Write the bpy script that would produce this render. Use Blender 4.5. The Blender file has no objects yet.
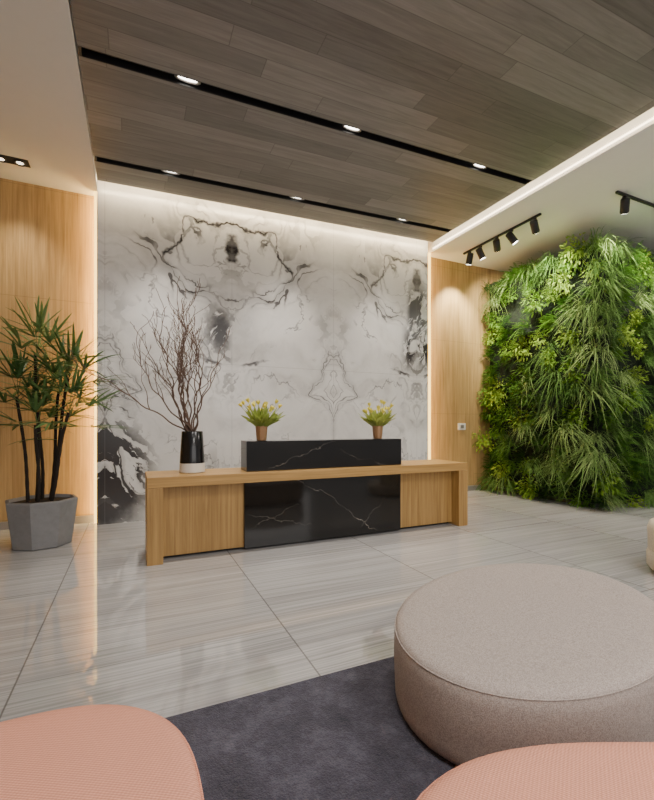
import bpy, math, random
from mathutils import Vector, Matrix
random.seed(7)
PI=math.pi
C=bpy.context.scene.collection
# ------------------------------------------------------------------ node helpers
class S:
    def __init__(s,m,sock): s.m=m; s.k=sock
    def _o(s,op,b=None,c=None,r=False):
        return s.m.math(op,b,s) if r else s.m.math(op,s,b,c)
    def __add__(s,b): return s._o('ADD',b)
    __radd__=__add__
    def __mul__(s,b): return s._o('MULTIPLY',b)
    __rmul__=__mul__
    def __sub__(s,b): return s._o('SUBTRACT',b)
    def __rsub__(s,b): return s._o('SUBTRACT',b,r=True)
    def __truediv__(s,b): return s._o('DIVIDE',b)
    def abs(s): return s._o('ABSOLUTE')
    def max(s,b): return s._o('MAXIMUM',b)
    def min(s,b): return s._o('MINIMUM',b)
class Mat:
    def __init__(s,name):
        s.mat=bpy.data.materials.new(name); s.mat.use_nodes=True
        s.nt=s.mat.node_tree; s.nt.nodes.clear()
        s.out=s.nt.nodes.new('ShaderNodeOutputMaterial')
        s.b=s.nt.nodes.new('ShaderNodeBsdfPrincipled')
        s.nt.links.new(s.b.outputs[0],s.out.inputs[0])
    def put(s,sock,v):
        if v is None: return
        if isinstance(v,S): s.nt.links.new(v.k,sock)
        elif isinstance(v,(tuple,list)):
            v=tuple(v)
            if sock.type=='RGBA' and len(v)==3: v=v+(1,)
            sock.default_value=v
        else:
            if sock.type=='RGBA': sock.default_value=(v,v,v,1)
            else: sock.default_value=v
    def set(s,**kw):
        for k,v in kw.items(): s.put(s.b.inputs[k.replace('_',' ')],v)
        return s
    def math(s,op,a,b=None,c=None):
        n=s.nt.nodes.new('ShaderNodeMath'); n.operation=op
        s.put(n.inputs[0],a); s.put(n.inputs[1],b); s.put(n.inputs[2],c)
        return S(s,n.outputs[0])
    def coord(s,kind='Object'):
        n=s.nt.nodes.new('ShaderNodeTexCoord'); return S(s,n.outputs[kind])
    def sep(s,v):
        n=s.nt.nodes.new('ShaderNodeSeparateXYZ'); s.put(n.inputs[0],v); return [S(s,o) for o in n.outputs]
    def vec(s,x,y,z):
        n=s.nt.nodes.new('ShaderNodeCombineXYZ')
        for i,v in enumerate((x,y,z)): s.put(n.inputs[i],v)
        return S(s,n.outputs[0])
    def noise(s,v,scale,detail=4,rough=.5,dist=0,col=False):
        n=s.nt.nodes.new('ShaderNodeTexNoise'); s.put(n.inputs['Vector'],v)
        n.inputs['Scale'].default_value=scale; n.inputs['Detail'].default_value=detail
        n.inputs['Roughness'].default_value=rough; n.inputs['Distortion'].default_value=dist
        return S(s,n.outputs[1 if col else 0])
    def white(s,v):
        n=s.nt.nodes.new('ShaderNodeTexWhiteNoise'); n.noise_dimensions='3D'; s.put(n.inputs['Vector'],v); return S(s,n.outputs[0])
    def mr(s,v,a,b,c=0.,d=1.,smooth=True):
        n=s.nt.nodes.new('ShaderNodeMapRange'); n.clamp=True
        n.interpolation_type='SMOOTHSTEP' if smooth else 'LINEAR'
        for i,x in enumerate((v,a,b,c,d)): s.put(n.inputs[i],x)
        return S(s,n.outputs[0])
    def mix(s,f,a,b,blend='MIX'):
        n=s.nt.nodes.new('ShaderNodeMix'); n.data_type='RGBA'; n.blend_type=blend
        s.put(n.inputs[0],f); s.put(n.inputs[6],a); s.put(n.inputs[7],b); return S(s,n.outputs[2])
    def ramp(s,f,stops):
        n=s.nt.nodes.new('ShaderNodeValToRGB'); s.put(n.inputs[0],f); e=n.color_ramp.elements
        while len(e)<len(stops): e.new(.5)
        for el,(p,c) in zip(e,stops): el.position=p; el.color=tuple(c)+(1,)
        return S(s,n.outputs[0])
    def bump(s,h,strength=.3,dist=.01):
        n=s.nt.nodes.new('ShaderNodeBump'); s.put(n.inputs['Height'],h)
        n.inputs['Strength'].default_value=strength; n.inputs['Distance'].default_value=dist
        return S(s,n.outputs[0])
    def rnd(s):
        n=s.nt.nodes.new('ShaderNodeObjectInfo'); return S(s,n.outputs['Random'])

MT={}
def plain(name,col,rough=.5,metal=0,var=.06):
    m=Mat(name); n=m.noise(m.coord(),14,3)
    c2=tuple(max(0,x*(1-var*2)) for x in col)
    m.set(Base_Color=m.mix(n,c2,col),Roughness=rough,Metallic=metal); MT[name]=m.mat; return m.mat
def emit(name,col,st):
    m=Mat(name); m.set(Base_Color=col,Emission_Color=col,Emission_Strength=st); MT[name]=m.mat; return m.mat

# --- bookmatched marble wall
def mk_marble():
    m=Mat('bookmatched_marble'); x,y,z=m.sep(m.coord())
    t=x-1.21
    u=m.math('PINGPONG',t,1.53)
    p=m.vec(u,0.,z)
    a,b_,c_=m.sep(m.noise(p,1.1,1,.5,0,True))
    a2,b2,c2=m.sep(m.noise(p,3.4,3,.55,0,True))
    a3,b3,c3=m.sep(m.noise(p,13,4,.6,0,True))
    uu=u+(a-.5)*.75+(a2-.5)*.36+(a3-.5)*.06
    zz=z+(c_-.5)*.85+(c2-.5)*.38+(c3-.5)*.06
    ue=u+(a2-.5)*.18+(a3-.5)*.10
    ze=z+(c2-.5)*.28+(c3-.5)*.13
    def D(cx,cz,sx,sz,U=None,Z=None):
        dx=((U or uu)-cx)/sx; dz=((Z or zz)-cz)/sz
        return m.math('SQRT',dx*dx+dz*dz)
    def DD(cx,cz,sx,sz): return ((uu-cx)/sx).abs()+((zz-cz)/sz).abs()
    def ring(d,c,w): return m.mr((d-c).abs(),0.,w,1.,0.)
    def blob(d,i,o): return m.mr(d,i,o,1.,0.)
    brk=m.mr(m.noise(p,1.9,3,.55),.40,.60)
    brk2=m.mr(m.noise(p,7.,4,.65),.36,.6)
    brk3=m.mr(m.noise(m.vec(u+5.,0.,z),2.4,3,.6),.40,.62)
    free=m.mr(m.noise(m.vec(x+2.,0.,z+4.),.9,3,.5),.42,.58)      # not mirrored
    nw=m.noise(m.vec(uu,0.,zz),1.6,3,.55)
    wid=m.mr(m.noise(p,1.7,2),.32,.68,.02,.15)
    def lines(ph,k=1.): return m.mr(m.math('PINGPONG',ph,.5),0.,wid*k,1.,0.)
    q=m.vec(u*.9+z*.35+(a-.5)*1.5+(a2-.5)*.35+(a3-.5)*.04,0.,z*.75-u*.5+(c_-.5)*1.5+(c2-.5)*.35+(c3-.5)*.04)
    h=m.noise(q,1.15,2,.45)
    sw=m.math('PINGPONG',h*8.5,.5)
    ws=m.mr(m.noise(p,1.5,2),.34,.66,.03,.23)
    swl=m.mr(sw,ws*.6,ws*.95,1.,0.)
    sws=m.mr(sw,ws*.5,ws+.24,1.,0.)
    # figure one: winged, feathered outline around a dark eye
    f1=D(0,3.40,.88,.46)
    ink=ring(f1,1.,m.mr(brk3,0.,1.,.035,.09))
    fig=ink*(.62+.38*brk3)
    fig=fig.max(ring(f1,1.05,.36)*(.10+.26*brk))
    near1=m.mr(f1,.5,.85)*m.mr(f1,1.2,1.7,1.,0.)
    fig=fig.max(swl*near1*.88*(.32+.68*brk)).max(sws*near1*.28)
    fig=fig.max(swl*m.mr(f1,.9,.3)*.42).max(m.mr(f1,.9,.2)*.08)
    eye=blob(D(0,3.60,.13,.20,ue,ze),.55,1.1)*(.85+.15*brk2)
    fig=fig.max(eye).max(ring(D(0,3.57,.24,.36,ue,ze),1.,.14)*.5*brk2)
    dark=fig*m.mr(x,3.2,3.6,1.,.9)
    # figure two: pointed tree-shaped mask
    f2=DD(1.53,1.72,.50,.68)
    dark=dark.max(lines(f2*3.6+nw*1.8)*m.mr(f2,1.0,1.25,1.,0.)*.8*(.4+.6*brk))
    dark=dark.max(ring(f2,1.0,.08)*.8*(.35+.65*brk3)).max(ring(f2,1.0,.36)*.16)
    # inky patches beside the first seam and at the right edge
    side=m.mr(x,1.16,1.24,1.,.12).max(m.mr(x,3.9,4.1))
    texf=m.mr(m.noise(m.vec(x*1.8-z*1.1+(a2-.5)*.4,7.,z*.9+x*.5),2.4,6,.66,.6),.46,.51)
    dark=dark.max(blob(D(.16,2.44,.28,.44,ue,ze),.3,1.1)*texf*side*.98)
    dark=dark.max(blob(D(.05,3.0,.26,.75,ue,ze),.4,1.1)*m.mr(x,4.,4.15)*texf*.9)
    dark=dark.max(blob(D(.34,2.02,.34,.05),.3,1.)*(.3+.7*brk2)*.9*(side+m.mr(x,1.2,1.3)).min(1.))
    dark=dark.max(blob(D(.1,2.3,.6,.7),.5,1.1)*swl*.6*side)
    # bold diagonal ink strokes at the lower left
    left=m.mr(x,.35,.9,1.,0.)
    dg=m.noise(m.vec(u*.55+z*.45+(a2-.5)*.3+(a3-.5)*.08,4.,(z-u)*1.9+(c2-.5)*.6+(c3-.5)*.2),1.9,5,.62,.6)
    strokes=m.mr(dg,.485,.505)
    big=blob(D(1.60,.60,.68,.88,ue,ze),.60,1.12)*left
    dark=dark.max(big*strokes*.98).max(big*swl*.95).max(big*sws*.3)
    up=blob(D(1.50,1.55,.46,.65,ue,ze),.4,1.1)*left
    dark=dark.max(up*strokes*(.35+.65*swl)*.95*(.4+.6*brk2))
    # soft grey flows and thin veins
    dark=dark.max(swl*brk3*free*.34).max(sws*brk*free*.13)
    n1=m.noise(m.vec(uu*.8-zz*.5,0.,zz*.7+uu*.3),.8,5,.58)
    v=m.mr((n1-.5).abs(),0.,.008,1.,0.)*m.mr(m.noise(p,1.3,2),.45,.59)
    dark=dark.max(v*.62)
    cl=m.noise(m.vec(uu*.9,3.,zz*1.2),1.3,5,.55)
    base=m.ramp(cl,[(.3,(.555,.54,.52)),(.48,(.745,.732,.712)),(.66,(.82,.808,.79))])
    tint=m.mix(m.noise(p,2.1,3),(.013,.013,.016),(.034,.025,.020))
    col=m.mix(dark,base,tint)
    seam=m.mr((m.math('PINGPONG',t,1.53)),.002,.0045,1.,0.).max(m.mr(u,1.5255,1.528)).max(m.mr((z-2.02).abs(),.002,.0045,1.,0.))
    col=m.mix(seam*.32,col,(.2,.19,.18))
    m.set(Base_Color=col,Roughness=.22); MT['marble']=m.mat
mk_marble()
def mk_black():
    m=Mat('black_marble'); x,y,z=m.sep(m.coord())
    p=m.vec(x,y,z)
    w=(m.noise(p,2.8,5,.65)-.5)*.30+(m.noise(p,14,3,.6)-.5)*.03
    fade=m.mr(m.noise(p,4.,3,.6),.40,.6,.12,1.)
    def ln(sl,ic,x0,x1,th): return m.mr((z-(x*sl+ic)+w).abs(),0.,th,1.,0.)*m.mr(x,x0,x0+.08)*m.mr(x,x1-.08,x1,1.,0.)
    v=ln(-.62,.42,-.42,.6,.0045)
    for l in (ln(.4,.55,-.85,-.3,.003),ln(-.3,.1,-.9,-.2,.003),ln(.9,-.2,.35,.85,.003),ln(.3,1.0,-.7,.1,.0035),ln(-.34,.98,.1,.8,.003)): v=v.max(l*.7)
    base=m.mix(m.noise(p,3,5),(.003,.003,.003),(.014,.0115,.010))
    m.set(Base_Color=m.mix(v*fade*.55,base,(.5,.45,.39)),Roughness=.08); MT['black_marble']=m.mat
mk_black()
def mk_oak(name,axis,dark,light,seams=None):
    m=Mat(name); x,y,z=m.sep(m.coord())
    s=[38.,38.,38.]; s[axis]=1.1
    v=m.vec(x*s[0],y*s[1],z*s[2])
    n=m.noise(v,1.,6,.65,.6)
    s2=[5.,5.,5.]; s2[axis]=.45
    n2=m.noise(m.vec(x*s2[0],y*s2[1],z*s2[2]),1.,3,.5,1.5)
    f=n*.72+n2*.28
    col=m.ramp(f,[(.34,dark),(.5,tuple((a+b)/2 for a,b in zip(dark,light))),(.66,light)])
    if seams:
        for ax,per,off in seams:
            cc=(x,y,z)[ax]-off
            col=m.mix(m.mr(m.math('PINGPONG',cc,per/2),.002,.005,1.,0.)*.35,col,tuple(.35*d for d in dark))
    m.set(Base_Color=col,Roughness=.42,Normal=m.bump(n,.1,.004)); MT[name]=m.mat
mk_oak('oak_wall',2,(.29,.175,.066),(.56,.375,.165),[(2,1.3,.1),(0,1.22,-.3)])
mk_oak('oak_desk',0,(.29,.158,.042),(.54,.325,.108))
mk_oak('oak_desk_panel',2,(.24,.13,.036),(.46,.277,.092))
def mk_ceiling():
    m=Mat('ceiling_planks'); x,y,z=m.sep(m.coord())
    W=.19; L=1.7
    row=m.math('FLOOR',y/W)
    off=m.white(m.vec(row,3.,0.))*L
    cell=m.math('FLOOR',(x+off)/L)
    r=m.white(m.vec(row,cell,5.))
    r2=m.white(m.vec(cell,row,9.))
    g=m.noise(m.vec(x*1.6+r*9.,y*24.+r2*5.,0.),1.,7,.66,.9)
    f=g*.66+r*.34
    col=m.ramp(f,[(.18,(.088,.079,.073)),(.5,(.168,.154,.144)),(.82,(.268,.249,.234))])
    sy=m.mr(m.math('PINGPONG',y,W/2),.0015,.005,1.,0.)
    sx=m.mr(m.math('PINGPONG',x+off,L/2),.0015,.005,1.,0.)
    col=m.mix(sy.max(sx)*.5,col,(.042,.035,.03))
    m.set(Base_Color=col,Roughness=.5); MT['ceiling_planks']=m.mat
mk_ceiling()
def mk_floor():
    m=Mat('striated_stone_tiles'); x,y,z=m.sep(m.coord())
    TX,TY=1.31,1.78
    ix=m.math('FLOOR',(x-.81)/TX); iy=m.math('FLOOR',(y-1.82)/TY)
    r=m.white(m.vec(ix,iy,1.)); r2=m.white(m.vec(ix,iy,7.))
    w=m.noise(m.vec(x*.8+r*7.,y*1.5+r2*3.,0.),1.,3)
    n=m.noise(m.vec(x*.45+r*11.,y*80.+w*3.6+r2*9.,0.),1.,7,.67,.3)
    n2=m.noise(m.vec(x*.35+r*5.,y*15.+w*2.+r2*9.,0.),1.,5,.55)
    f=n*.72+n2*.28+(r-.5)*.03
    col=m.ramp(f,[(.33,(.225,.219,.219)),(.45,(.35,.343,.341)),(.55,(.45,.443,.439)),(.67,(.56,.551,.545))])
    sx=m.mr(m.math('PINGPONG',x-.81,TX/2),.002,.006,1.,0.); sy=m.mr(m.math('PINGPONG',y-1.82,TY/2),.002,.006,1.,0.)
    col=m.mix(sx.max(sy)*.75,col,(.11,.10,.097))
    m.set(Base_Color=col,Roughness=m.mr(n,.3,.7,.03,.055),IOR=2.25); MT['floor']=m.mat
mk_floor()
def mk_rug():
    m=Mat('rug_pile'); c=m.coord()
    n=m.noise(c,5.5,6,.68); n3=m.noise(c,170,2,.6); n4=m.noise(c,40,3,.6)
    col=m.ramp(n*.6+n4*.22+n3*.18,[(.36,(.033,.031,.048)),(.5,(.074,.070,.101)),(.64,(.152,.146,.194))])
    m.set(Base_Color=col,Roughness=1.,Normal=m.bump(n3+n4*.8,1.,.014)); m.b.inputs['Sheen Weight'].default_value=.1; MT['rug']=m.mat
mk_rug()
def mk_weave(name,c1,c2):
    m=Mat(name); c=m.coord()
    n=m.noise(c,280,2,.6); n2=m.noise(c,90,3,.6)
    m.set(Base_Color=m.mix(m.mr(n*.75+n2*.25,.32,.68),c1,c2),Roughness=.95,Normal=m.bump(n,.4,.003)); MT[name]=m.mat
mk_weave('grey_weave',(.29,.245,.218),(.53,.458,.415))
mk_weave('cream_weave',(.5,.44,.34),(.7,.63,.5))
def mk_rib(name,c1,c2):
    m=Mat(name); c=m.coord(); x,y,z=m.sep(c)
    w=m.math('SINE',(x*.5+y*.87+z*.4)*2*PI/.0065)
    k=m.math('SINE',(x*.87-y*.5+z)*2*PI/.009)
    n=m.noise(c,200,2)
    h=w*.5+.5
    m.set(Base_Color=m.mix(h*.6+k*.12+n*.3,c1,c2),Roughness=.9,Normal=m.bump(h+k*.25+n*.3,.4,.003)); MT[name]=m.mat
mk_rib('pink_rib',(.66,.265,.172),(.96,.475,.338))
def mk_leaf(name,dark,mid,light,trans=.3,rough=.45,spec=.5):
    m=Mat(name); r=m.rnd(); c=m.coord()
    n=m.noise(c,9,3); f=n*.5+r*.5
    col=m.ramp(f,[(.22,dark),(.5,mid),(.78,light)])
    m.set(Base_Color=col,Roughness=rough); m.b.inputs['Specular IOR Level'].default_value=spec
    tr=m.nt.nodes.new('ShaderNodeBsdfTranslucent'); m.put(tr.inputs[0],col)
    mx=m.nt.nodes.new('ShaderNodeMixShader'); mx.inputs[0].default_value=trans
    m.nt.links.new(m.b.outputs[0],mx.inputs[1]); m.nt.links.new(tr.outputs[0],mx.inputs[2]); m.nt.links.new(mx.outputs[0],m.out.inputs[0])
    MT[name]=m.mat
mk_leaf('grass_leaf',(.045,.105,.018),(.125,.235,.048),(.32,.43,.155),.25,.75,.2)
mk_leaf('fern_leaf',(.024,.078,.008),(.075,.19,.020),(.19,.36,.052),.22,.75,.2)
mk_leaf('shrub_leaf',(.04,.105,.009),(.13,.26,.023),(.32,.44,.064),.22,.75,.2)
mk_leaf('palm_leaf',(.035,.085,.025),(.085,.17,.05),(.20,.30,.11),.25,.4,.4)
mk_leaf('flower_leaf',(.22,.30,.055),(.40,.46,.10),(.60,.62,.22))
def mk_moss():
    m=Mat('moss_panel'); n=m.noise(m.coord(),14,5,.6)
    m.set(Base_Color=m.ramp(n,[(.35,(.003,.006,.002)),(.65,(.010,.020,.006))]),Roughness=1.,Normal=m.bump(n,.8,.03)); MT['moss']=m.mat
mk_moss()
def mk_conc():
    m=Mat('grey_concrete'); n=m.noise(m.coord(),18,6,.65); n2=m.noise(m.coord(),3,2)
    m.set(Base_Color=m.mix(n*.6+n2*.4,(.13,.13,.135),(.28,.28,.285)),Roughness=.7,Normal=m.bump(n,.15,.004)); MT['concrete']=m.mat
mk_conc()
plain('white_paint',(.82,.81,.795),.6,0,.02)
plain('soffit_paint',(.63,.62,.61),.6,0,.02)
plain('black_metal',(.012,.012,.013),.45)
plain('dark_plastic',(.02,.02,.02),.6)
plain('steel_trim',(.36,.34,.32),.35,.5)
plain('soil',(.03,.02,.012),1.,0,.3)
plain('bark_dark',(.028,.019,.013),.9,0,.3)
plain('twig',(.15,.088,.060),.8,0,.25)
plain('black_glaze',(.008,.008,.009),.15)
plain('white_glaze',(.72,.68,.62),.35)
plain('brown_pot',(.39,.22,.11),.38,.35)
plain('yellow_petal',(.88,.78,.14),.6)
plain('white_plate',(.8,.78,.74),.4)
emit('lamp_lens',(1,.93,.82),11.)
emit('dim_lens',(1,.86,.66),3.)
emit('led_warm',(1,.68,.26),36.)
emit('led_edge',(1,.64,.16),4.2)
emit('led_cove',(1,.80,.50),44.)
emit('led_side_cove',(1,.82,.54),20.)
emit('led_line',(1,.84,.60),6.)
emit('track_lens',(1,.95,.85),14.)

# ------------------------------------------------------------------ mesh helpers
class MB:
    def __init__(s): s.v=[]; s.f=[]
    def add(s,vs,fs):
        o=len(s.v); s.v+=[tuple(v) for v in vs]; s.f+=[tuple(i+o for i in f) for f in fs]; return s
    def box(s,x0,x1,y0,y1,z0,z1,zf=None):
        vs=[(x,y,z) for z in (z0,z1) for x,y in ((x0,y0),(x1,y0),(x1,y1),(x0,y1))]
        if zf: vs=[(x,y,z+zf(x)) for x,y,z in vs]
        return s.add(vs,[(3,2,1,0),(4,5,6,7),(0,1,5,4),(1,2,6,5),(2,3,7,6),(3,0,4,7)])
    def lathe(s,prof,n=32,c=(0,0,0),cap0=False,cap1=False,rf=None,rot=0):
        vs=[];fs=[]
        for r,z in prof:
            for i in range(n):
                a=2*PI*i/n+rot
                R=r if rf is None else rf(a)*r
                vs.append((c[0]+R*math.cos(a),c[1]+R*math.sin(a),c[2]+z))
        for j in range(len(prof)-1):
            for i in range(n):
                k=(i+1)%n; fs.append((j*n+i,j*n+k,(j+1)*n+k,(j+1)*n+i))
        if cap0: fs.append(tuple(reversed(range(n))))
        if cap1: fs.append(tuple(range((len(prof)-1)*n,len(prof)*n)))
        return s.add(vs,fs)
    def tube(s,pts,rad,n=6,closed=False):
        pts=[Vector(p) for p in pts]; N=len(pts)
        if not isinstance(rad,(list,tuple)): rad=[rad]*N
        vs=[];fs=[]; prev=None
        for i,p in enumerate(pts):
            if closed: t=pts[(i+1)%N]-pts[i-1]
            else: t=pts[min(i+1,N-1)]-pts[max(i-1,0)]
            t.normalize()
            if prev is None:
                ref=Vector((0,0,1)) if abs(t.z)<.9 else Vector((1,0,0)); a=t.cross(ref).normalized()
            else: a=(prev-t*prev.dot(t)).normalized()
            prev=a; b=t.cross(a)
            for k in range(n):
                an=2*PI*k/n; vs.append(p+(a*math.cos(an)+b*math.sin(an))*rad[i])
        for i in range(N if closed else N-1):
            j=(i+1)%N
            for k in range(n):
                l=(k+1)%n; fs.append((i*n+k,i*n+l,j*n+l,j*n+k))
        if not closed: fs+= [tuple(reversed(range(n))),tuple(range((N-1)*n,N*n))]
        return s.add(vs,fs)
    def blade(s,p0,d,L,w,droop,n=6,prof=None,twist=0):
        p0=Vector(p0); d=Vector(d).normalized(); pts=[]
        for i in range(n+1):
            t=i/n; pts.append(p0+d*(L*t)+Vector((0,0,-droop*L*t*t)))
        side=d.cross(Vector((0,0,1)))
        if side.length<.05: side=Vector((random.uniform(-1,1),random.uniform(-1,1),0))
        side.normalize()
        if twist:
            side=(Matrix.Rotation(twist,3,d)@side).normalized()
        vs=[];fs=[]
        for i,p in enumerate(pts):
            t=i/n; ww=w*(prof(t) if prof else min(1,.55+t*2)*(1-t**2.2))+.0006
            vs+= [p-side*ww*.5,p+side*ww*.5]
        for i in range(n): fs.append((2*i,2*i+1,2*i+3,2*i+2))
        s.add(vs,fs); return pts
    def build(s,name,mat,parent=None,smooth=False,bevel=0,seg=2):
        me=bpy.data.meshes.new(name); me.from_pydata(s.v,[],s.f); me.update()
        if smooth: me.polygons.foreach_set('use_smooth',[True]*len(me.polygons))
        me.materials.append(MT[mat] if isinstance(mat,str) else mat)
        o=bpy.data.objects.new(name,me); C.objects.link(o)
        if parent: o.parent=parent
        if bevel:
            md=o.modifiers.new('bevel','BEVEL'); md.width=bevel; md.segments=seg; md.limit_method='ANGLE'
        return o
def tag(o,label,cat,group=None):
    o['label']=label; o['category']=cat
    if group: o['group']=group
    return o
def thing(name,label,cat,loc=(0,0,0),rz=0,group=None):
    o=bpy.data.objects.new(name,None); C.objects.link(o); o.location=loc; o.rotation_euler=(0,0,rz)
    return tag(o,label,cat,group)
def struct(o): o['kind']='structure'; return o
def lamp(name,kind,loc,energy,color,target=None,**kw):
    l=bpy.data.lights.new(name,kind); l.energy=energy; l.color=color
    for k,v in kw.items(): setattr(l,k,v)
    o=bpy.data.objects.new(name,l); C.objects.link(o); o.location=loc
    if target is not None:
        o.rotation_euler=(Vector(target)-Vector(loc)).to_track_quat('-Z','Y').to_euler()
    return o

# ------------------------------------------------------------------ setting
SZ=4.135
struct(MB().box(-4.5,10,-5,6.2,-.1,0).build('floor','floor'))
zc=lambda x:4.05+.031*(x+.4)
cb=MB()
for y0,y1 in ((-5,3.66),(3.76,5.09),(5.19,5.58)): cb.box(-.39,4.46,y0,y1,0,.04,zc)
struct(cb.build('ceiling','ceiling_planks'))
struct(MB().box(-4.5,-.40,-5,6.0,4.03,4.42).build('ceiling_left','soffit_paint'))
struct(MB().box(4.60,10,-5,6.0,SZ,4.5).build('ceiling_right','white_paint',bevel=.006))
struct(MB().box(-4.5,10,-5,6.2,4.5,4.6).build('light_block_slab','white_paint'))  # unseen cover added over the ceilings to block world light
struct(MB().box(-.405,4.5,5.75,5.79,0,4.45).build('wall_back','marble'))
struct(MB().box(-.36,4.46,5.792,5.948,0,4.45).build('wall_back_core','dark_plastic'))
struct(MB().box(-4.5,2,5.95,6.1,0,4.45).build('wall_back_left','oak_wall'))
struct(MB().box(2,10,5.95,6.1,0,4.45).build('wall_back_right','oak_wall'))
struct(MB().box(-4.6,-4.5,-5,6.1,0,4.5).build('wall_left','oak_wall'))
struct(MB().box(10,10.1,-5,6.1,0,4.5).build('wall_right','white_paint'))
struct(MB().box(-4.5,-.42,5.925,5.948,0,.09).build('baseboard_left','steel_trim',bevel=.003))
struct(MB().box(4.52,5.85,5.925,5.948,0,.09).build('baseboard_right','steel_trim',bevel=.003))
# LED strips along the edges of the marble and of the plank ceiling
struct(MB().box(-.398,-.380,5.84,5.90,.02,4.02).build('trim_1','led_warm'))
struct(MB().box(4.478,4.496,5.84,5.90,.02,4.12).build('trim_2','led_warm'))
struct(MB().box(-.385,4.45,5.590,5.615,.03,.05,zc).build('trim_3','led_cove'))
struct(MB().box(4.475,4.50,-4.5,5.57,.03,.05,zc).build('trim_4','led_side_cove'))
struct(MB().box(-.436,-.408,5.80,5.83,.02,4.02).build('trim_5','led_edge'))
struct(MB().box(4.505,4.595,5.80,5.83,.02,4.12).build('trim_6','led_edge'))
struct(MB().box(4.588,4.5995,-4.5,5.74,4.174,4.190).build('trim_7','led_line'))

# ------------------------------------------------------------------ ceiling light slots
def slot(Y,xs,label):
    X0=2.0; Z=zc(X0)
    t=thing('light_slot',label,'ceiling light',(X0,Y,Z),0,'black light slots in the plank ceiling')
    zf=lambda x: .031*x
    m=MB().box(-2.385,2.455,-.048,.048,.085,.09,zf).box(-2.385,2.455,-.048,-.043,.0,.085,zf).box(-2.385,2.455,.043,.048,.0,.085,zf)
    m.box(2.435,2.455,-.043,.043,.0,.085,zf).box(-2.385,-2.365,-.043,.043,.0,.085,zf)
    m.build('channel','black_metal',t)
    el=lambda a:1/math.sqrt((math.cos(a)/.105)**2+(math.sin(a)/.032)**2)
    for x in xs:
        lx=x-X0; z=zf(lx)
        d=MB().lathe([(1,.06),(1,.02),(.86,.02),(.86,.04)],28,(lx,0,z),rf=el).build('downlight','steel_trim',t,True)
        MB().lathe([(.86,.036),(.001,.036)],28,(lx,0,z),rf=el).build('lens','lamp_lens',d)
        lamp('downlight_lamp','SPOT',(x,Y,zc(x)-.01),205,(1,.90,.78),(x,Y-.02,0),spot_size=math.radians(76),spot_blend=.9,shadow_soft_size=.06)
slot(3.71,(.41,1.97,3.64),'black recessed light slot crossing the middle of the plank ceiling, nearer the camera')
slot(5.14,(.38,1.92,3.56),'black recessed light slot in the plank ceiling closest to the marble wall')

# left recessed spot box
t=thing('recessed_spotlight','small black rectangular recessed spotlight in the white ceiling above the oak wall','ceiling light',(-1.2,5.5,4.03))
MB().box(-.17,.17,-.07,.07,-.008,-.001).build('frame','black_metal',t,bevel=.003)
for x in (-.085,.085):
    b=MB().lathe([(.055,-.006),(.055,-.02),(.042,-.02),(.042,-.010)],20,(x,0,0)).build('lamp_ring','black_metal',t,True)
    MB().lathe([(.034,-.013),(.001,-.013)],20,(x,0,0)).build('lens','dim_lens',b)
lamp('recessed_lamp','SPOT',(-1.2,5.5,4.0),105,(1,.85,.62),(-1.2,5.95,1.5),spot_size=math.radians(80),spot_blend=1.,shadow_soft_size=.08)

# ------------------------------------------------------------------ track lights
def track(p,along,length,heads,label,aim):
    t=thing('track_light',label,'track light',p,0,'black track lights')
    ax=Vector(along)
    a=-ax*0; b=ax*length
    w=Vector((ax.y,ax.x,0))*.017
    lo=[min(a[i],b[i])-abs(w[i]) for i in range(2)]; hi=[max(a[i],b[i])+abs(w[i]) for i in range(2)]
    MB().box(lo[0],hi[0],lo[1],hi[1],-.028,-.001).build('rail','black_metal',t,bevel=.003)
    for s,tg in heads:
        c=ax*s
        MB().box(c.x-.02,c.x+.02,c.y-.02,c.y+.02,-.052,-.028).tube([c+Vector((0,0,-.05)),c+Vector((0,0,-.11))],.01,8).build('bracket','black_metal',t)
        d=(Vector(tg)-(Vector(p)+c)).normalized()
        pc=c+Vector((0,0,-.14))
        p0=pc-d*.085; p1=pc+d*.095
        h=MB().tube([p0,p0+d*.014,p1-d*.005,p1],[.042,.052,.052,.049],18).build('spotlight','black_metal',t,True)
        q=p1+d*.002
        MB().tube([q,q+d*.003],[.042,.042],18).build('lens','track_lens',h)
        lamp('track_lamp','SPOT',Vector(p)+pc+d*.125,aim,(1,.94,.75),tg,spot_size=math.radians(84),spot_blend=.8,shadow_soft_size=.035)
track((5.12,4.08,SZ),(0,1,0),1.5,[(.1,(6.0,4.6,3.35)),(.5,(6.0,4.0,2.6)),(.78,(6.0,5.5,3.3)),(1.12,(6.0,5.0,2.4)),(1.36,(5.25,5.95,2.9))],
      'long black ceiling track with five spotlights aimed at the plant wall and the oak panel',235)
track((5.50,3.30,SZ),(1,0,0),2.4,[(.17,(6.4,3.8,3.35)),(1.0,(6.7,3.8,2.9)),(1.6,(7.3,3.8,3.0)),(2.1,(7.9,3.8,2.6))],
      'black ceiling track at the right edge of the photo, in front of the plant wall',145)

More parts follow.
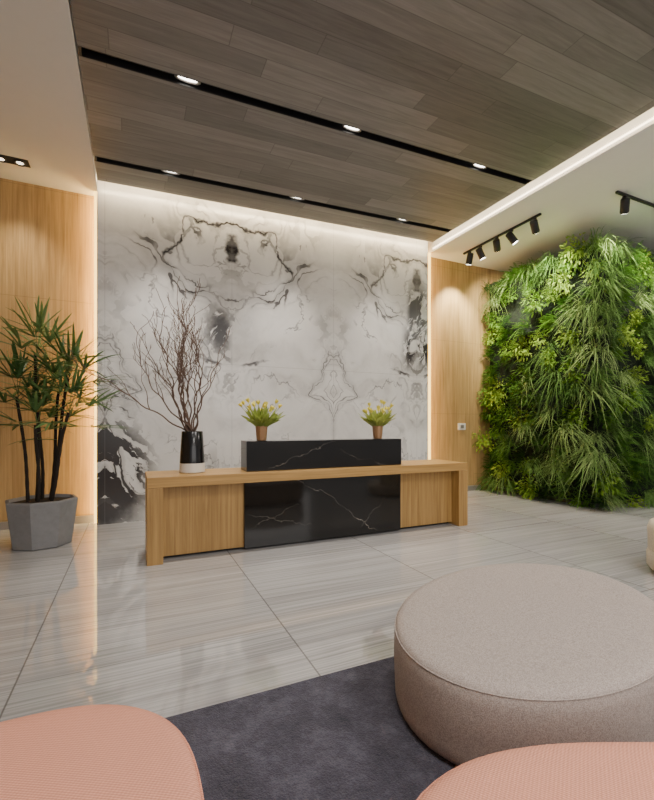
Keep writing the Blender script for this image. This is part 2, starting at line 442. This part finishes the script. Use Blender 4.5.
# ------------------------------------------------------------------ reception desk
t=thing('reception_desk','long oak reception desk with black marble centre panels, in front of the marble wall','desk',(1.865,4.17,0))
W=1.765; F=-.28
MB().box(-W,W,F,.28,.66,.75).build('counter_top','oak_desk',t,bevel=.003)
for s in (-1,1):
    x0,x1=(-W,-W+.13) if s<0 else (W-.13,W)
    MB().box(x0,x1,F,.28,0,.659).build('side_leg','oak_desk_panel',t,bevel=.003)
for x0,x1 in ((-W+.131,-.906),(.876,W-.131)):
    MB().box(x0,x1,F+.13,F+.17,.03,.659).build('front_panel','oak_desk_panel',t)
MB().box(-W+.131,W-.131,F+.19,F+.21,0,.659).build('plinth','dark_plastic',t)
p=MB().box(-.905,.875,F+.10,F+.17,.02,.6595).build('stone_front','black_marble',t,bevel=.002); p['label']='black marble lower front panel with white veins'
p=MB().box(-.885,.885,F+.10,F+.34,.751,1.045).build('raised_stone_counter','black_marble',t,bevel=.003); p['label']='raised black marble block on the counter'

# ------------------------------------------------------------------ flowers on the raised counter
def flowers(x,label,seed):
    random.seed(seed)
    t=thing('potted_flowers',label,'potted plant',(x,4.11,1.046),0,'flower pots on the black marble counter')
    MB().lathe([(.046,0),(.050,.004),(.064,.155),(.062,.16),(.057,.158),(.052,.13)],12,cap0=True).build('pot','brown_pot',t)
    MB().lathe([(.054,.14),(.001,.146)],10).build('soil','soil',t)
    lf=MB()
    for i in range(170):
        a=random.uniform(0,2*PI); tl=random.uniform(.05,1.25)
        d=Vector((math.cos(a)*tl,math.sin(a)*tl,1))
        lf.blade((math.cos(a)*.04,math.sin(a)*.04,.13),d,random.uniform(.12,.27),random.uniform(.028,.046),random.uniform(.05,.32),6,lambda t:math.sin(PI*min(1,.12+t*.88))**.65,random.uniform(-.8,.8))
    lf.build('foliage','flower_leaf',t,True)
    for i in range(18):
        a=i*2.4; tl=.12+.85*math.sqrt(i/18)
        d=Vector((math.cos(a)*tl,math.sin(a)*tl,1)).normalized(); L=random.uniform(.18,.27)
        base=Vector((math.cos(a)*.02,math.sin(a)*.02,.14)); tip=base+d*L
        st=MB().tube([base,base+d*L*.5,tip],[.0025]*3,5).build('flower_stem','flower_leaf',t,True)
        fm=MB()
        for k in range(6):
            b=k*PI/3
            o=Vector((math.cos(b),math.sin(b),0))
            fm.blade(tip-d*.004,d*1.+o*.45,.05,.028,0,4,lambda t:math.sin(PI*min(1,.15+t*.85)))
        fm.lathe([(.004,-.004),(.013,.012),(.011,.028),(.001,.04)],8,tip)
        fm.build('flower','yellow_petal',st,True)
flowers(1.16,'brown pot of yellow flowers at the left end of the black counter',3)
flowers(2.51,'brown pot of yellow flowers at the right end of the black counter',8)

# ------------------------------------------------------------------ vase and branches
vx,vy=.505,4.19
t=thing('vase','two-tone vase with black body and white base standing on the desk','vase',(vx,vy,.751))
MB().lathe([(.108,.0),(.117,.004),(.117,.012),(.114,.09)],36,cap0=True).build('white_base','white_glaze',t,True)
MB().lathe([(.114,.09),(.114,.094),(.097,.385),(.094,.39),(.090,.388),(.092,.34),(.10,.10)],36).build('black_body','black_glaze',t,True)
random.seed(21)
bb=thing('branch_bundle','bundle of bare curly brown branches fanning out of the black and white vase','branches',(vx,vy,.86))
def branch(lean,az,L):
    m=MB()
    def grow(p,d,L,r,depth):
        n=max(6,int(L/.04)); pts=[p.copy()]; rr=[r]
        kids=[]; ph=random.uniform(0,6)
        for k in range(n):
            d=(d+Vector((math.sin(ph+k*1.0)*.27+random.uniform(-.14,.14),math.cos(ph+k*1.1)*.2+random.uniform(-.13,.13),random.uniform(-.12,.18)))).normalized()
            p=p+d*(L/n); pts.append(p.copy()); rr.append(max(.0024,r*(1-.7*(k+1)/n)))
            if depth<2 and k>n*(.25 if depth==0 else .15) and random.random()<(.36 if depth==0 else .2): kids.append((p.copy(),d.copy(),rr[-1],k/n))
        m.tube(pts,rr,5)
        for p_,d_,r_,f in kids:
            nd=(d_+Vector((random.uniform(-.6,.6),random.uniform(-.5,.5),random.uniform(.1,.5)))).normalized()
            grow(p_,nd,L*random.uniform(.24,.48)*(1.05-f*.6),r_*.78,depth+1)
    o=Vector((math.sin(lean)*math.cos(az),math.sin(lean)*math.sin(az),math.cos(lean)))
    neck=Vector((o.x*.05,o.y*.05,.27))
    m.tube([Vector((-o.x*.03,-o.y*.03,.012)),neck],[.008,.008],6)
    grow(neck,o,L,.008,0)
    m.build('branch','twig',bb,True)
for ln,az,L in [(-.90,.1,1.12),(-.76,-.3,1.18),(-.6,.3,1.2),(-.46,0,1.22),(-.34,-.4,1.2),(-.2,.5,1.24),(-.06,0,1.25),(.05,.4,1.25),(.14,-.3,1.2),(.24,.2,1.12),(.36,-.1,1.0),(-.82,.5,.95),(-.28,.1,1.15),(.0,-.2,1.22),(-.52,-.2,1.06)]:
    branch(ln,az,L)

# ------------------------------------------------------------------ potted palm at left
random.seed(5)
px_,py_=-.84,5.06
t=thing('potted_palm','tall potted palm with thin dark stems in a faceted grey planter by the oak wall','potted plant',(px_,py_,0))
pl=MB().lathe([(.25,0),(.265,.012),(.322,.45),(.312,.462),(.288,.462),(.265,.40)],8,cap0=True,rot=PI/8+.25).build('planter','concrete',t,bevel=.003)
MB().lathe([(.27,.43),(.001,.44)],8,rot=PI/8+.25).build('soil','soil',t)
rdir=Vector((.909,-.416,0)); ddir=Vector((.416,.909,0))
def palm_stem(r0,d0,r1,d1,zt,nf,L):
    p0=rdir*r0+ddir*d0+Vector((0,0,.42)); p1=rdir*r1+ddir*d1+Vector((0,0,zt))
    pts=[];rr=[]
    for i in range(17):
        f=i/16; q=p0.lerp(p1,f)+Vector((math.sin(f*5+r0*9)*.012,math.cos(f*4+d0*7)*.012,0))
        pts.append(q); rr.append((.0155-.003*f)*(1+.16*(i%2)))
    st=MB().tube(pts,rr,8).build('stem','bark_dark',t,True)
    m=MB()
    for i in range(nf):
        f=i/nf; a=i*2.399+random.uniform(-.2,.2); el=1.35-1.5*f+random.uniform(-.12,.12)
        d=Vector((math.cos(a)*math.cos(el),math.sin(a)*math.cos(el),math.sin(el)))
        s0=p1+Vector((0,0,-.20*f*f+.02)); pl_=L*random.uniform(.38,.54)
        h=s0+d*pl_+Vector((0,0,-.02))
        m.tube([s0,s0+d*pl_*.5,h],[.004,.003,.0025],5)
        side=d.cross(Vector((0,0,1))).normalized(); up=side.cross(d)
        k=9
        for j in range(k):
            th=-1.35+2.7*j/(k-1)+random.uniform(-.08,.08)
            dd=(d*math.cos(th)+side*math.sin(th)+up*random.uniform(-.05,.22)).normalized()
            m.blade(h,dd,L*(.98-.2*abs(th))*random.uniform(.85,1.1),random.uniform(.021,.029),random.uniform(.05,.30),7,lambda t:math.sin(PI*min(1,.14+t*.86))**.6,random.uniform(-.4,.4))
    m.build('leaf_crown','palm_leaf',st,True)
palm_stem(-.05,.0,-.07,.02,1.92,12,.47)
palm_stem(.04,.05,.22,.08,1.68,12,.47)
palm_stem(.10,-.04,.32,-.08,1.32,9,.44)
palm_stem(-.10,-.05,-.20,-.06,1.48,9,.43)
palm_stem(.0,-.07,.05,-.15,1.20,7,.37)
palm_stem(.02,.09,.06,.18,1.54,6,.39)
palm_stem(-.04,.06,-.12,.14,1.30,5,.36)

# ------------------------------------------------------------------ living wall
random.seed(11)
lw=thing('living_wall','tall green plant wall of ferns, shrubs and drooping grasses on the right','plant wall',(6.02,3.9,0))
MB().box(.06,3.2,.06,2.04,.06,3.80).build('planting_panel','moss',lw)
MB().box(.05,3.2,.05,2.04,0,.055).box(.04,3.2,.04,2.04,3.805,3.84).build('frame','black_metal',lw,bevel=.004)
def m_grass(n,Lr,dr):
    m=MB()
    for i in range(n):
        d=Vector((random.uniform(.3,.95),random.uniform(-.9,.9),random.uniform(-.2,1.1)))
        m.blade((random.uniform(0,.05),random.uniform(-.07,.07),random.uniform(-.07,.07)),d,random.uniform(*Lr),random.uniform(.006,.011),random.uniform(*dr),9)
    return m
def m_fern(n):
    m=MB()
    for i in range(n):
        d=Vector((random.uniform(.45,1),random.uniform(-.9,.9),random.uniform(-.4,.8))).normalized(); L=random.uniform(.14,.28); dr=random.uniform(.2,.6)
        pts=m.blade((0,random.uniform(-.08,.08),random.uniform(-.08,.08)),d,L,.004,dr,12)
        sd=d.cross(Vector((0,0,1))).normalized()
        for k in range(1,12):
            f=k/12; ll=.034*math.sin(PI*(.2+.76*f))
            tg=(pts[k]-pts[k-1]).normalized()
            for s in (-1,1): m.blade(pts[k],sd*s+tg*.45,ll,.013,.15,2,lambda t:1-t*.75)
    return m
def m_shrub(n):
    m=MB()
    for i in range(n):
        d=Vector((random.uniform(.15,1),random.uniform(-.9,.9),random.uniform(-.9,.9))).normalized(); R=random.uniform(.05,.20)
        p=Vector((d.x*R*1.1,d.y*R,d.z*R))
        dd=(d+Vector((random.uniform(-.6,.6),random.uniform(-.6,.6),random.uniform(-.8,.5)))).normalized()
        m.blade(p,dd,random.uniform(.034,.058),random.uniform(.015,.024),random.uniform(0,.5),3,lambda t:math.sin(PI*min(1,.2+t*.8)),random.uniform(-.8,.8))
    return m
protos={}
def proto(kind,mb,mat):
    me=bpy.data.meshes.new(kind); me.from_pydata(mb.v,[],mb.f); me.update(); me.materials.append(MT[mat])
    me.polygons.foreach_set('use_smooth',[True]*len(me.polygons)); protos.setdefault(kind,[]).append(me)
for _ in range(7): proto('grass_clump',m_grass(90,(.20,.48),(.45,1.25)),'grass_leaf')
for _ in range(4): proto('fern_clump',m_fern(38),'fern_leaf')
for _ in range(4): proto('shrub_clump',m_shrub(250),'shrub_leaf')
def clump(kind,loc,rz,sc):
    o=bpy.data.objects.new(kind,random.choice(protos[kind])); C.objects.link(o); o.parent=lw
    o.location=loc; o.rotation_euler=(random.uniform(-.35,.35),random.uniform(-.15,.2),rz+random.uniform(-.35,.35)); o.scale=(sc,sc,sc)
def pick(w):
    return random.choices(('grass_clump','fern_clump','shrub_clump'),w)[0]
NZ=13
for iz in range(NZ):
    z=.14+iz*(3.6/(NZ-1))
    bulge=math.exp(-((z-1.25)/1.0)**2)              # the planting swells at mid height
    for iy in range(8):
        y=.12+iy*.255+random.uniform(-.09,.09)      # left face: small y is the near corner
        g=(1.4 if iy<3 else .35)
        if z>3.2: g+=.6
        k=pick((g,1.1,1.2 if iy>2 else .6))
        clump(k,(random.uniform(-.08,.09)-.09*bulge,y,z+random.uniform(-.1,.1)),PI,random.uniform(.7,1.25)+.1*bulge)
    for ix in range(7):
        x=.12+ix*.27+random.uniform(-.09,.09)
        k=pick((2.2 if z>1.6 else 1.2,1.1 if z>1.2 else 2.,.7))
        clump(k,(x,random.uniform(-.09,.09)-.05*bulge,z+random.uniform(-.1,.1)),-PI/2,random.uniform(.7,1.3))
    clump('grass_clump' if z>1.6 else pick((1,1,.6)),(-.02,-.02,z),-PI*.75,random.uniform(.8,1.25))
for i in range(8): clump('grass_clump',(.09,.15+i*.24,3.77+random.uniform(-.06,.06)),PI,random.uniform(.55,1.05))
for i in range(7): clump('grass_clump',(.15+i*.27,.09,3.82-.035*i+random.uniform(-.06,.04)),-PI/2,random.uniform(.7,1.15))

# ------------------------------------------------------------------ wall plate
t=thing('wall_plate','small white plate on the oak wall between marble and plant wall','switch',(5.40,5.948,1.17))
MB().box(-.085,.085,-.02,0,-.06,.06).build('plate','white_plate',t,bevel=.004)
MB().box(-.04,.04,-.028,-.02,-.03,.03).build('button','steel_trim',t,bevel=.002)

# ------------------------------------------------------------------ rug and poufs
r=MB().box(-.12,2.0,-.7,1.83,.0005,.014).build('rug','rug',None,bevel=.005); tag(r,'dark purple-grey carpet rug under the poufs','rug')
def pouf(label,loc,rz,a,b,n,H,mat,group=None):
    t=thing('pouf',label,'pouf',loc,rz,group)
    rf=lambda ph:(abs(math.cos(ph)/a)**n+abs(math.sin(ph)/b)**n)**(-1/n)
    m0=min(a,b)
    q=lambda ins: 1-ins/m0
    N=96
    MB().lathe([(q(.05),0),(q(.05),.012)],N,cap0=True,rf=rf).build('base','dark_plastic',t,True)
    side=[(q(.055),.010),(q(.018),.011),(q(.006),.018),(q(.001),.035),(q(0),.07)]
    for i in range(6): side.append((q(-.003*math.sin(PI*i/5)),.08+(H-.028-.08)*i/5))
    side.append((q(.003),H-.022))
    MB().lathe(side,N,rf=rf).build('side_panel',mat,t,True)
    top=[(q(.003),H-.022),(q(.006),H-.014),(q(.015),H-.006),(q(.035),H),(q(.08),H+.003),(.55,H+.008),(.25,H+.011),(.001,H+.012)]
    MB().lathe(top,N,rf=rf).build('top_panel',mat,t,True)
    pts=[]
    for i in range(N):
        ph=2*PI*i/N; R=rf(ph)*q(.001); pts.append((R*math.cos(ph),R*math.sin(ph),H-.022))
    MB().tube(pts,.0028,8,True).build('piping',mat,t,True)
    return t
pouf('large round pouf in woven warm grey fabric on the dark rug',(1.722,1.428,.0145),math.radians(18),.785,.53,2.,.322,'grey_weave')
pouf('pink ribbed pouf at the lower left, overlapping the rug corner',(-.315,1.07,.0145),0,.465,.47,2.45,.320,'pink_rib','pink poufs')
pouf('pink ribbed pouf at the bottom right, in front of the round grey pouf',(.955,.105,.0145),math.radians(-24.58),.75,.685,2.8,.318,'pink_rib','pink poufs')

# ------------------------------------------------------------------ cream armchair at the right edge
t=thing('armchair','cream upholstered tub armchair cut off by the right edge of the photo','armchair',(4.085,1.735,0),math.radians(40))
MB().lathe([(.30,.0),(.30,.03)],32,cap0=True).build('base','dark_plastic',t,True)
MB().lathe([(.30,.03),(.39,.035),(.41,.06),(.412,.15),(.40,.185),(.36,.2),(.001,.21)],48).build('seat','cream_weave',t,True)
bk=MB(); vs=[];fs=[];NA=40
prof=[(.40,.19),(.405,.36),(.39,.405),(.36,.41),(.33,.39),(.325,.19)]
for i in range(NA+1):
    a=-1.95+3.9*i/NA
    for R,z in prof: vs.append((R*math.cos(a),R*math.sin(a),z))
P=len(prof)
for i in range(NA):
    for k in range(P-1): fs.append((i*P+k,(i+1)*P+k,(i+1)*P+k+1,i*P+k+1))
fs+= [tuple(range(P)),tuple(reversed(range(NA*P,NA*P+P)))]
bk.add(vs,fs).build('backrest','cream_weave',t,True)

# ------------------------------------------------------------------ lights
w=bpy.data.worlds.new('world'); bpy.context.scene.world=w; w.use_nodes=True
w.node_tree.nodes['Background'].inputs[0].default_value=(1,.98,.96,1); w.node_tree.nodes['Background'].inputs[1].default_value=.40
for x,y,e in ((.4,.2,72),(3.2,.2,72),(1.8,-2.5,95),(7.4,1.6,60)):
    lamp('overhead_fill','AREA',(x,y,3.98),e,(1,.95,.90),(x,y,0),shape='SQUARE',size=1.3)  # added out-of-frame fill light from above, not a real fixture
lamp('front_fill','AREA',(2.,-4.2,2.4),120,(1,.96,.93),(2.2,5,2.6),shape='RECTANGLE',size=6,size_y=3)  # unseen area light added behind the camera as general fill

# ------------------------------------------------------------------ camera
cam=bpy.data.cameras.new('camera'); co=bpy.data.objects.new('camera',cam); C.objects.link(co)
cam.sensor_fit='AUTO'; cam.sensor_width=36; cam.lens=422/800*36; cam.shift_y=25/800
co.location=(0,0,1.2); co.rotation_euler=(PI/2,0,-math.radians(24.58)); cam.clip_start=.02
bpy.context.scene.camera=co
